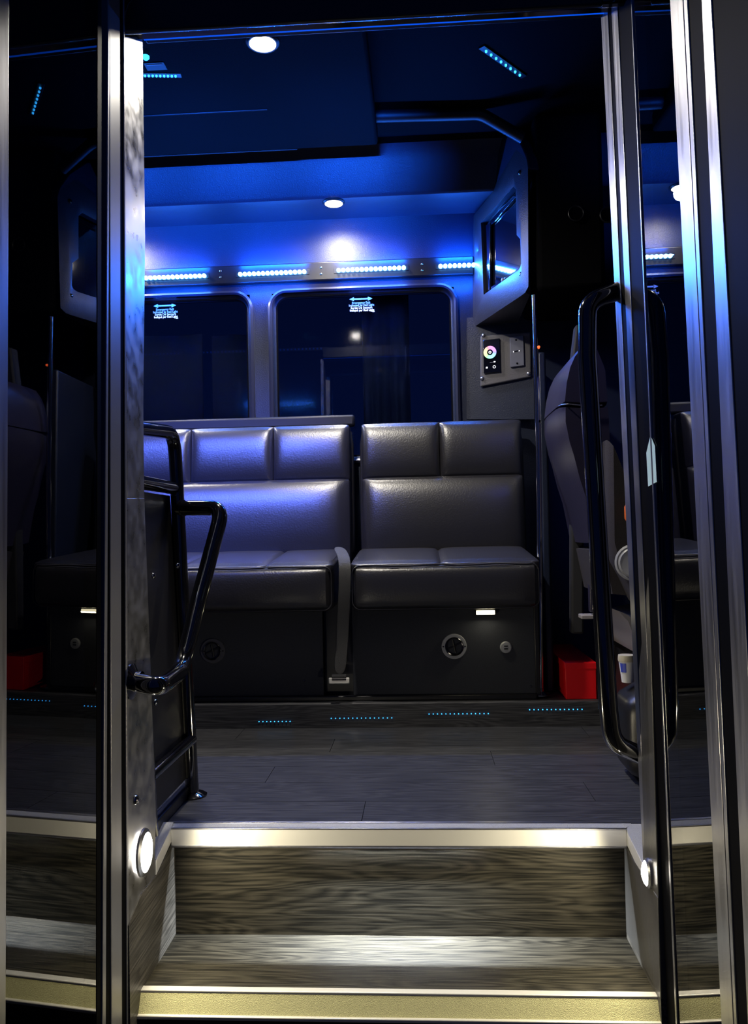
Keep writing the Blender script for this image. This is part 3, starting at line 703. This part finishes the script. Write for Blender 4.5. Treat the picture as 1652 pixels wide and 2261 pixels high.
bench('bench_seat', 'black leather three-place bench seat left of the seat belt', 232, 770, [415, 599], 226, 742, 'leather bench seats')
bench('bench_seat', 'black leather two-place bench seat right of the seat belt', 797, 1156, [972], 775, 1197, 'leather bench seats')
# back sill behind seats
sill = obj('window_sill', B(PY(225, 930, 3.46).x, PY(783, 930, 3.46).x, 3.45, YF-.001, PY(600, 921, 3.46).z-.05, PY(600, 921, 3.46).z), M['vinyl2'], loc=(0, 3.47, PY(600, 921, 3.46).z-.05), bev=.01)
tag(sill, 'dark padded sill behind the left bench under the windows', 'sill')
# seat base skirt
YK = 2.955
zk = PY(900, 1340, YK).z
sk = thing('seat_skirt', 'dark carpeted box panel under the bench seats', 'panel', (-.2, YK, ZP))
xk0, xk1 = PY(735, 1440, YK).x, PY(771, 1440, YK).x; xkr = PY(1182, 1440, YK).x
obj('skirt_panel', B(XE0+.05, PY(712, 1400, YK).x, YK, YK+.02, ZP+.004, zk+.06), M['carpet'], sk, bev=.002)
obj('skirt_panel', B(PY(712, 1400, YK).x, PY(778, 1400, YK).x, YK+.05, YK+.07, ZP+.004, zk+.06), M['plastic'], sk, bev=.002)
obj('skirt_panel', B(PY(778, 1400, YK).x, xkr, YK, YK+.02, ZP+.004, zk+.06), M['carpet'], sk, bev=.002)
obj('end_panel', B(xkr-.002, xkr+.016, YK-.004, YF-.005, ZP+.002, zk+.06), M['plastic'], sk, bev=.003)
obj('toe_trim', B(XE0+.05, xkr, YK-.02, YK, ZP-.001, ZP+.018), M['plastic'], sk, bev=.004)
for (x, y) in ((672, 1503), (1170, 1362), (1173, 1515)): screw('screw', PY(x, y, YK), (0, -1, 0), .004, M['chromedark'], sk)
def vent(px, py, label, bez):
    c = PY(px, py, YK); root = thing('round_vent', label, 'vent', c, 'round vents in the seat skirt')
    R = .0465
    obj('flange', lathe(nb(), [(R, .0005), (R, .004), (R*.96, .006), (R*.74, .006), (R*.70, .002)], c, (0, -1, 0), 36), bez, root)
    obj('collar', lathe(nb(), [(R*.74, .003), (R*.74, .011), (R*.69, .013), (R*.63, .010), (R*.60, -.012), (.0, -.013)], c, (0, -1, 0), 36), M['chromedark'], root)
    bm = nb(); tube(bm, [c+Vector((-R*.5, -.002, -R*.2)), c+Vector((R*.5, -.002, R*.28))], .003, 8); tube(bm, [c+Vector((-R*.1, -.002, R*.5)), c+Vector((R*.1, -.002, -R*.5))], .003, 8)
    obj('vane', lathe(bm, [(R*.22, -.004), (R*.2, .0), (0, .003)], c, (0, -1, 0), 16), M['plastic'], root)
    for dx in (-1, 1): screw('screw', c+Vector((dx*R*.86, -.005, 0)), (0, -1, 0), .0035, M['plastic'], root)
vent(470, 1437, 'dark round vent in the skirt under the left bench', mat('dark grey bezel', (.07, .07, .09), .4))
vent(1003, 1427, 'round vent with pale grey ring under the right bench', M['greyplastic'])
c = PY(1117, 1429, YK); o = thing('power_socket', 'small round grey charging socket right of the pale ringed vent', 'socket', c)
obj('socket_ring', lathe(nb(), [(.0215, 0), (.0215, .004), (.018, .007), (.0, .007)], c, (0, -1, 0), 24), M['greyplastic'], o)
for dz in (.005, -.005): obj('port', B(c.x-.007, c.x+.007, c.y-.0085, c.y-.006, c.z+dz-.002, c.z+dz+.002), M['rubber'], o, smooth=False)
c = PY(1072, 1352, 2.935); o = thing('marker_lamp', 'small lit yellow-white lamp under the right bench cushion', 'lamp', c)
obj('lamp_body', B(c.x-.036, c.x+.036, 2.93, YK, c.z-.009, c.z+.016), M['plastic'], o, bev=.002)
obj('lens', B(c.x-.034, c.x+.034, 2.925, 2.931, c.z-.008, c.z+.008), M['lampyellow'], o, bev=.002)
area('marker_glow', (c.x, 2.922, c.z-.004), (0, -.6, -1), .06, .012, .12, (1, .9, .6), o)
# seat belt
YB = 2.80
bl = thing('seat_belt', 'black webbing seat belt hanging between the two benches', 'seat belt', PY(750, 1500, 2.88))
pts = [(746, 1207, 2.98), (757, 1222, 2.90), (762, 1240, 2.835), (762, 1280, 2.83), (760, 1340, 2.85), (757, 1400, 2.88), (753, 1450, 2.885), (750, 1492, 2.885)]
bm = nb(); L_ = []; 
for i, (x, y, Y) in enumerate(pts):
    c = PY(x, y, Y); hw = .024; L_.append((c+Vector((-hw, 0, 0)), c+Vector((hw, -.004, 0))))
A = [bm.verts.new(p) for p, q in L_]; D = [bm.verts.new(q) for p, q in L_]
for i in range(len(L_)-1): bm.faces.new((A[i], D[i], D[i+1], A[i+1]))
wb = obj('webbing', bm, M['belt'], bl); md = wb.modifiers.new('t', 'SOLIDIFY'); md.thickness = .0025
ss = wb.modifiers.new('s', 'SUBSURF'); ss.levels = 2; ss.render_levels = 2
c = PY(749, 1503, 2.885)
bk_ = obj('buckle_tongue', B(c.x-.038, c.x+.038, c.y-.004, c.y+.004, c.z-.011, c.z+.011), M['nose'], bl, bev=.003)
obj('tongue_slot', B(c.x-.026, c.x+.026, c.y-.0055, c.y-.003, c.z+.002, c.z+.006), M['rubber'], bk_, smooth=False)
obj('belt_end', B(c.x-.0265, c.x+.0265, c.y-.006, c.y+.004, c.z+.010, c.z+.022), M['belt'], bl, bev=.002)
# ================================================================== SCREEN CABINET, CONTROL PANEL, POLE
# back plane of the cabinet: from (X,3.42) to (X,3.02)
fa = PY(1062, 560, 3.42); fb = PY(1166, 560, 3.02)
cn = Vector((fa.y-fb.y, fb.x-fa.x, 0)).normalized(); cn = -cn if cn.y > 0 else cn     # faces passengers
C = lambda x, y: PP(x, y, fa, cn)
cab = thing('screen_cabinet', 'black padded cabinet with a built-in screen above the control panel', 'cabinet', (fb.x, 3.3, PY(1100, 725, 3.3).z))
o_ = [C(1041, 727), C(1056, 716), C(1148, 655), C(1160, 646), C(1167, 632), C(1166, 372), C(1163, 352), C(1140, 330), C(1075, 440), C(1046, 476)]
i_ = [C(1068, 651), C(1075, 646), C(1144, 597), C(1149, 590), C(1151, 582), C(1149, 528), C(1141, 519), C(1139, 418), C(1134, 412), C(1062, 492)]
bm = nb(); a = [bm.verts.new(p) for p in o_]; b_ = [bm.verts.new(p) for p in i_]; d_ = [bm.verts.new(p-cn*.03) for p in i_]
mid = [bm.verts.new((p*.45+q*.55)+cn*.012) for p, q in zip(o_, i_)]
n = len(a)
for k in range(n):
    k2 = (k+1) % n; bm.faces.new((a[k], a[k2], mid[k2], mid[k])); bm.faces.new((mid[k], mid[k2], b_[k2], b_[k])); bm.faces.new((b_[k], b_[k2], d_[k2], d_[k]))
back = [bm.verts.new((fb.x+.012, p.y+.03, p.z)) for p in o_]
for k in range(n): bm.faces.new((a[(k+1) % n], a[k], back[k], back[(k+1) % n]))
obj('surround', bm, M['vinyl'], cab)
s_ = [C(1067, 645), C(1147, 590), C(1143, 415), C(1066, 492)]
S_ = [p-cn*.026 for p in (C(1060, 655), C(1155, 592), C(1152, 408), C(1058, 488))]
sc = obj('screen', hexa(nb(), S_, -cn, .01), M['piano'], cab, smooth=False)
# screen bezel: lower bar with buttons, left upright
q = [C(1069, 648), C(1149, 592), C(1150, 583), C(1070, 637)]
obj('bezel_bar', hexa(nb(), [p-cn*.024 for p in q], cn, .008), M['piano'], sc, bev=.002)
q = [C(1066, 648), C(1076, 642), C(1076, 488), C(1066, 497)]
obj('bezel_bar', hexa(nb(), [p-cn*.024 for p in q], cn, .012), M['chromedark'], sc, bev=.004)
q = [C(1066, 508), C(1140, 425), C(1141, 414), C(1066, 495)]
obj('bezel_bar', hexa(nb(), [p-cn*.024 for p in q], cn, .008), M['piano'], sc, bev=.002)
screw('badge', C(1103, 618)-cn*.015, cn, .009, M['greyplastic'], sc)
for x, y in ((1151, 382), (1154, 606), (1041, 668)): screw('stud', C(x, y)+cn*.004, cn, .011, M['chromedark'], cab)
# upper padded corner joining cabinet to ledge
bm = nb(); tp_ = [C(1140, 330), C(1075, 440), C(1046, 476)]
hexa(bm, [C(1166, 372), C(1163, 345), C(1150, 316), C(1126, 292), C(1070, 300), C(1060, 440), C(1090, 430)], -cn, .05)
obj('top_pad', bm, M['wallvinyl'], cab, bev=.006)
# partition edge behind pole
bh = thing('bulkhead', 'dark bulkhead behind the driver, right of the screen cabinet', 'bulkhead', (PY(1185, 900, 3.05).x, 3.05, ZP))
xb_ = PY(1183, 600, 3.05).x
bb = PY(1184, 600, YF-.005).x
bm = nb(); hexa(bm, [(xb_, 3.06, ZP), (bb, YF-.005, ZP), (bb+.03, YF-.005, ZP), (xb_+.03, 3.06, ZP)], (0, 0, 1), 1.3)
obj('bulkhead_panel', bm, M['wallvinyl'], bh, bev=.008)
obj('upper_board', B(xb_+.002, xb_+.26, 3.02, YF, PY(1190, 640, 3.02).z, ZC), M['ceilvinyl'], bh, bev=.02)
# control panel
YCn = 3.30
pa = PY(1061, 800, 3.475); pb = PY(1172, 800, 3.44)
kn = Vector((pb.y-pa.y, pa.x-pb.x, 0)).normalized(); kn = -kn if kn.y > 0 else kn
K = lambda x, y: PP(x, y, pa, kn)
cpn = thing('control_panel', 'padded control panel with light controller and switch plate', 'panel', K(1115, 855))
q = [K(1061, 742), K(1172, 733), K(1173, 832), K(1061, 854)]
obj('backing', hexa(nb(), [p-kn*.01 for p in q], kn, .012), M['vinylgrey'] if 'vinylgrey' in M else mat('grey padded vinyl', (.12, .115, .125), .45, bump=.4, bscale=200), cpn, bev=.005, seg=3)
obj('backing_wall', hexa(nb(), [p-kn*.012 for p in (K(1030, 700), K(1176, 690), K(1180, 925), K(1030, 925))], -kn, .02), M['wallvinyl'], cpn)
q = [K(1067, 752), K(1104, 748), K(1106, 822), K(1069, 826)]
lc = obj('light_controller', hexa(nb(), [p+kn*.002 for p in q], kn, .008), M['piano'], cpn, bev=.002)
kx = (K(1104, 750)-K(1067, 753)); kx.z = 0; kx.normalize(); kz = Vector((0, 0, 1))
c = K(1082.5, 779)+kn*.0108
bm = nb(); uvl = bm.loops.layers.uv.new('UVMap')
ro, ri = 14.5/F*3.34, 6.8/F*3.34
ro *= 1.0
vo = [bm.verts.new(c+(kx*math.cos(2*pi*k/40)*1.0+kz*math.sin(2*pi*k/40))*ro) for k in range(40)]; vi = [bm.verts.new(c+(kx*math.cos(2*pi*k/40)+kz*math.sin(2*pi*k/40))*ri) for k in range(40)]
for k in range(40):
    f = bm.faces.new((vo[k], vo[(k+1) % 40], vi[(k+1) % 40], vi[k]))
    for lp in f.loops:
        d = lp.vert.co-c; lp[uvl].uv = (.5+d.dot(kx)/ro/2, .5+d.z/ro/2)
obj('colour_wheel', bm, M['wheel'], lc, smooth=False)
wem = mat('white key light', (.8, .8, .8), .5, emit=(1, 1, 1), es=.9)
bm = nb()
def ann(bm, c, r1, r2):
    A_ = [c+(kx*math.cos(2*pi*k/20)+kz*math.sin(2*pi*k/20))*r1 for k in range(20)]; B2 = [c+(kx*math.cos(2*pi*k/20)+kz*math.sin(2*pi*k/20))*r2 for k in range(20)]
    ringface(bm, A_, B2)
ann(bm, c, .0064, .0028); obj('power_key', bm, wem, lc, smooth=False)
for (x, y, w_, h_) in ((1092.5, 800, 2.6, 1.6), (1075.5, 813, 2.6, 2.2)):
    c_ = K(x, y)+kn*.0112; s_k = 3.3/F
    obj('key', hexa(nb(), [c_-kx*w_*s_k-kz*h_*s_k*.6, c_+kx*w_*s_k*.6-kz*h_*s_k, c_+kx*w_*s_k+kz*h_*s_k*.7, c_-kx*w_*s_k*.5+kz*h_*s_k], kn, .0004), wem, lc, smooth=False)
bm = nb(); ann(bm, K(1092, 811)+kn*.0112, .0066, .0042); obj('key', bm, wem, lc, smooth=False)
obj('key_bar', hexa(nb(), [K(x, y)+kn*.0112 for x, y in ((1082, 802.4), (1090, 801), (1090, 800), (1082, 801.4))], kn, .0004), M['greyplastic'], lc, smooth=False)
q = [K(1126, 747), K(1156, 742), K(1158, 808), K(1128, 812)]
sw = obj('switch_plate', hexa(nb(), [p+kn*.002 for p in q], kn, .010), M['greypanel'], cpn, bev=.0015)
for x, y in ((1140, 752), (1142.5, 803.5)): screw('screw', K(x, y)+kn*.012, kn, .004, M['rubber'], sw)
obj('switch_slot', hexa(nb(), [K(x, y)+kn*.0125 for x, y in ((1133, 779), (1149, 776), (1149, 774), (1133, 777))], kn, .001), M['rubber'], sw, smooth=False)
for x, y in ((1134.5, 778), (1147, 776)): obj('switch_light', lathe(nb(), [(.0028, 0), (.002, .002), (0, .0025)], K(x, y)+kn*.0128, kn, 10), wem, sw)
for x, y in ((1068, 741), (1065, 836), (1168, 825)): screw('stud', K(x, y)+kn*.002, kn, .009, M['alu'], cpn)
# stanchion
YPo = 2.98
pb_ = PY(1194, 1534, YPo); 
po = thing('stanchion_pole', 'slim dark chrome pole at the right end of the benches', 'pole', pb_)
obj('pole_tube', tube(nb(), [PY(1194, 1534, YPo), PY(1193, 1345, YPo), PY(1190, 1000, YPo), PY(1180, 652, YPo)], .0105, 16), mat('pole chrome', (.5, .5, .54), .14, 1), po)
obj('floor_flange', lathe(nb(), [(.036, 0), (.036, .004), (.02, .01), (.0125, .014), (.0125, .025)], (pb_.x, pb_.y, pb_.z), (0, 0, 1), 24), M['chromedark'], po)
c = PY(1190, 766, 2.97)
o = obj('warning_light', lathe(nb(), [(.005, -.02), (.005, .0), (0, .004)], c, (0, -1, 0), 12), M['redled'], loc=c); tag(o, 'tiny orange indicator light on the bulkhead beside the pole', 'light')
# ================================================================== DRIVER AREA
# red box on the platform
b0 = PY(1250, 1538, YP+.03); b1 = PY(1318, 1538, YP+.03); tz = PY(1280, 1463, YP+.03).z
rbx = thing('red_box', 'bright red long box on the platform beside the driver seat', 'box', ((b0.x+b1.x)/2, YP+.2, ZP))
obj('box_body', B(b0.x, b1.x, YP+.03, YP+.50, ZP, tz-.012), M['red'], rbx, bev=.002)
obj('lid', B(b0.x-.002, b1.x+.002, YP+.028, YP+.502, tz-.024, tz), M['red'], rbx, bev=.002)
# driver seat: profile in X-Z extruded along Y, padded
YD0, YD1 = 2.55, 3.02
ds = thing('driver_seat', 'driver seat with grey leather back seen past the grab rail', 'seat', (PY(1330, 1400, 2.6).x, 2.75, ZP))
def profile_pad(name, pix, Yp, y0_, y1_, m_, parent, round_=.05, n=9):
    pts = [PY(x, y, Yp) for x, y in pix]; bm = nb(); rings = []
    cx = sum(p.x for p in pts)/len(pts); cz = sum(p.z for p in pts)/len(pts)
    for k in range(n):
        t = k/(n-1); y = y0_+(y1_-y0_)*t; e = 2*abs(t-.5); s_ = 1-round_*(e**4)*3
        rings.append([bm.verts.new((cx+(p.x-cx)*s_, y, cz+(p.z-cz)*(1-round_*(e**4)))) for p in pts])
    for A, D in zip(rings[:-1], rings[1:]):
        for i in range(len(pts)): bm.faces.new((A[i], A[(i+1) % len(pts)], D[(i+1) % len(pts)], D[i]))
    bm.faces.new(rings[0]); bm.faces.new(rings[-1][::-1])
    return obj(name, bm, m_, parent)
profile_pad('upper_back', [(1280, 769), (1262, 790), (1250, 815), (1241, 850), (1236, 893), (1300, 897), (1345, 893), (1340, 820), (1320, 775), (1300, 765)], 2.62, YD0+.04, YD1, M['seatgrey'], ds)
profile_pad('lower_back', [(1236, 896), (1236, 930), (1246, 975), (1258, 1010), (1272, 1060), (1290, 1110), (1310, 1200), (1400, 1200), (1375, 1080), (1350, 980), (1345, 896), (1300, 900)], 2.62, YD0+.04, YD1, M['seatgrey'], ds)
obj('seam', tube(nb(), [PY(1234, 897, 2.62), PY(1240, 894, 2.60), PY(1255, 892, 2.58), PY(1290, 896, 2.58), PY(1330, 895, 2.58)], .002, 6), M['alu'], ds)
profile_pad('side_bolster', [(1332, 975), (1345, 1000), (1372, 1060), (1398, 1150), (1420, 1200), (1430, 1335), (1395, 1330), (1368, 1275), (1350, 1245), (1334, 1200)], 2.52, 2.44, 2.56, M['fabric'], ds, .08)
profile_pad('seat_cushion', [(1310, 1215), (1350, 1210), (1560, 1205), (1570, 1300), (1440, 1320), (1330, 1310)], 2.62, YD0, YD1, M['fabric'], ds, .04)
obj('recline_knob', lathe(nb(), [(.056, 0), (.056, .012), (.050, .016), (.046, .014), (.040, .020), (.034, .018), (.0, .022)], PY(1400, 1242, 2.44), (-.25, -1, 0), 28), M['greyplastic'], ds)
profile_pad('base_skirt', [(1352, 1345), (1375, 1368), (1398, 1425), (1410, 1445), (1560, 1445), (1560, 1340), (1400, 1372), (1375, 1355)], 2.5, 2.46, 2.9, M['skirtgrey'], ds, .03)
profile_pad('pedestal', [(1400, 1440), (1540, 1440), (1560, 1580), (1390, 1580)], 2.62, 2.6, 2.95, M['plastic'], ds, .03)
c = PY(1389, 1132, 2.42); tg = obj('belt_anchor', puff(c.x-.012, c.x+.02, 2.41, 2.43, c.z-.026, c.z+.026, .008, .001, 4), M['orange'], ds)
tg['label'] = 'orange tag'
# grey upright strip behind seat, left
o = obj('lap_belt_guide', B(PY(1302, 1300, 2.8).x, PY(1310, 1300, 2.8).x+.02, 2.8, 2.83, PY(1300, 1352, 2.8).z, PY(1300, 1240, 2.8).z), M['seatgrey'], ds, bev=.004)
obj('guide_foot', B(PY(1282, 1362, 2.8).x, PY(1320, 1362, 2.8).x, 2.78, 2.84, PY(1300, 1366, 2.8).z, PY(1300, 1357, 2.8).z), M['skirtgrey'], ds, bev=.003)
# seat-back shadowy post with pale belt reel above the seat
c = PY(1272, 750, 2.9)
bp_ = thing('belt_pillar', 'tall thin grey belt pillar standing behind the driver seat', 'pillar', (c.x, 2.9, ZP))
obj('pillar_post', hexa(nb(), [PY(x, y, 2.92) for x, y in ((1272, 716), (1290, 716), (1290, 1400), (1262, 1400), (1262, 800))], (0, 1, 0), .05), M['fabric2'] if 'fabric2' in M else mat('grey belt cover', (.02, .02, .024), .7), bp_, bev=.008)
# engine cover and cup
ec = obj('engine_cover', puff(PY(1370, 1600, 2.35).x, PY(1370, 1600, 2.35).x+.9, 2.2, 2.42, 0, PY(1400, 1508, 2.35).z, .06, .012, 10), M['plastic'], loc=(PY(1500, 1600, 2.4).x, 2.5, 0))
tag(ec, 'rounded dark engine cover on the floor beside the driver seat', 'cover')
c = PY(1384, 1506, 2.33); c.z = PY(1384, 1506, 2.33).z
cz = ec.location.z
cupb = PY(1386, 1506, 2.33)
cu = thing('paper_cup', 'white and blue paper cup beside the driver seat', 'cup', cupb)
obj('cup_wall', lathe(nb(), [(.0, 0), (.016, 0), (.023, .060), (.0235, .062), (.021, .06), (.0, .058)], cupb, (0, 0, 1), 24), M['cup'], cu)
bm = nb()
A_ = [cupb+Vector((math.cos(t)*.0205, math.sin(t)*.0205, .030)) for t in [math.radians(200+6*k) for k in range(9)]]
B2 = [cupb+Vector((math.cos(t)*.0233, math.sin(t)*.0233, .056)) for t in [math.radians(200+6*k) for k in range(9)]]
va = [bm.verts.new(p) for p in A_]; vb = [bm.verts.new(p) for p in B2]
for k in range(8): bm.faces.new((va[k], va[k+1], vb[k+1], vb[k]))
obj('blue_print', bm, M['cupblue'], cu)
obj('cup_lid', lathe(nb(), [(.0245, .060), (.0255, .064), (.024, .078), (.0, .08)], cupb, (0, 0, 1), 24), mat('cream cup lid', (.55, .5, .38), .5), cu)
# dashboard mass and side gauge discs, dark
dash = obj('dashboard', puff(1.35, 2.2, 2.4, 3.4, .3, .95, .1, .02, 8), M['plastic'], loc=(1.8, 2.9, .3)); tag(dash, 'dark dashboard deep in the driver area', 'dashboard')
for x, y in ((1272, 472), (1342, 475)):
    c = PY(x, y, 3.01); o = thing('speaker', 'faint round %s speaker high on the board above the driver seat' % ('left' if x < 1300 else 'right'), 'speaker', c, 'round speakers above the driver')
    obj('speaker_ring', lathe(nb(), [(.031, 0), (.031, .005), (.028, .007), (.025, .004)], c, (0, -1, 0), 28), M['plastic'], o)
    obj('speaker_cone', lathe(nb(), [(.025, .003), (.012, -.002), (.0, .001)], c, (0, -1, 0), 24), M['rubber'], o)
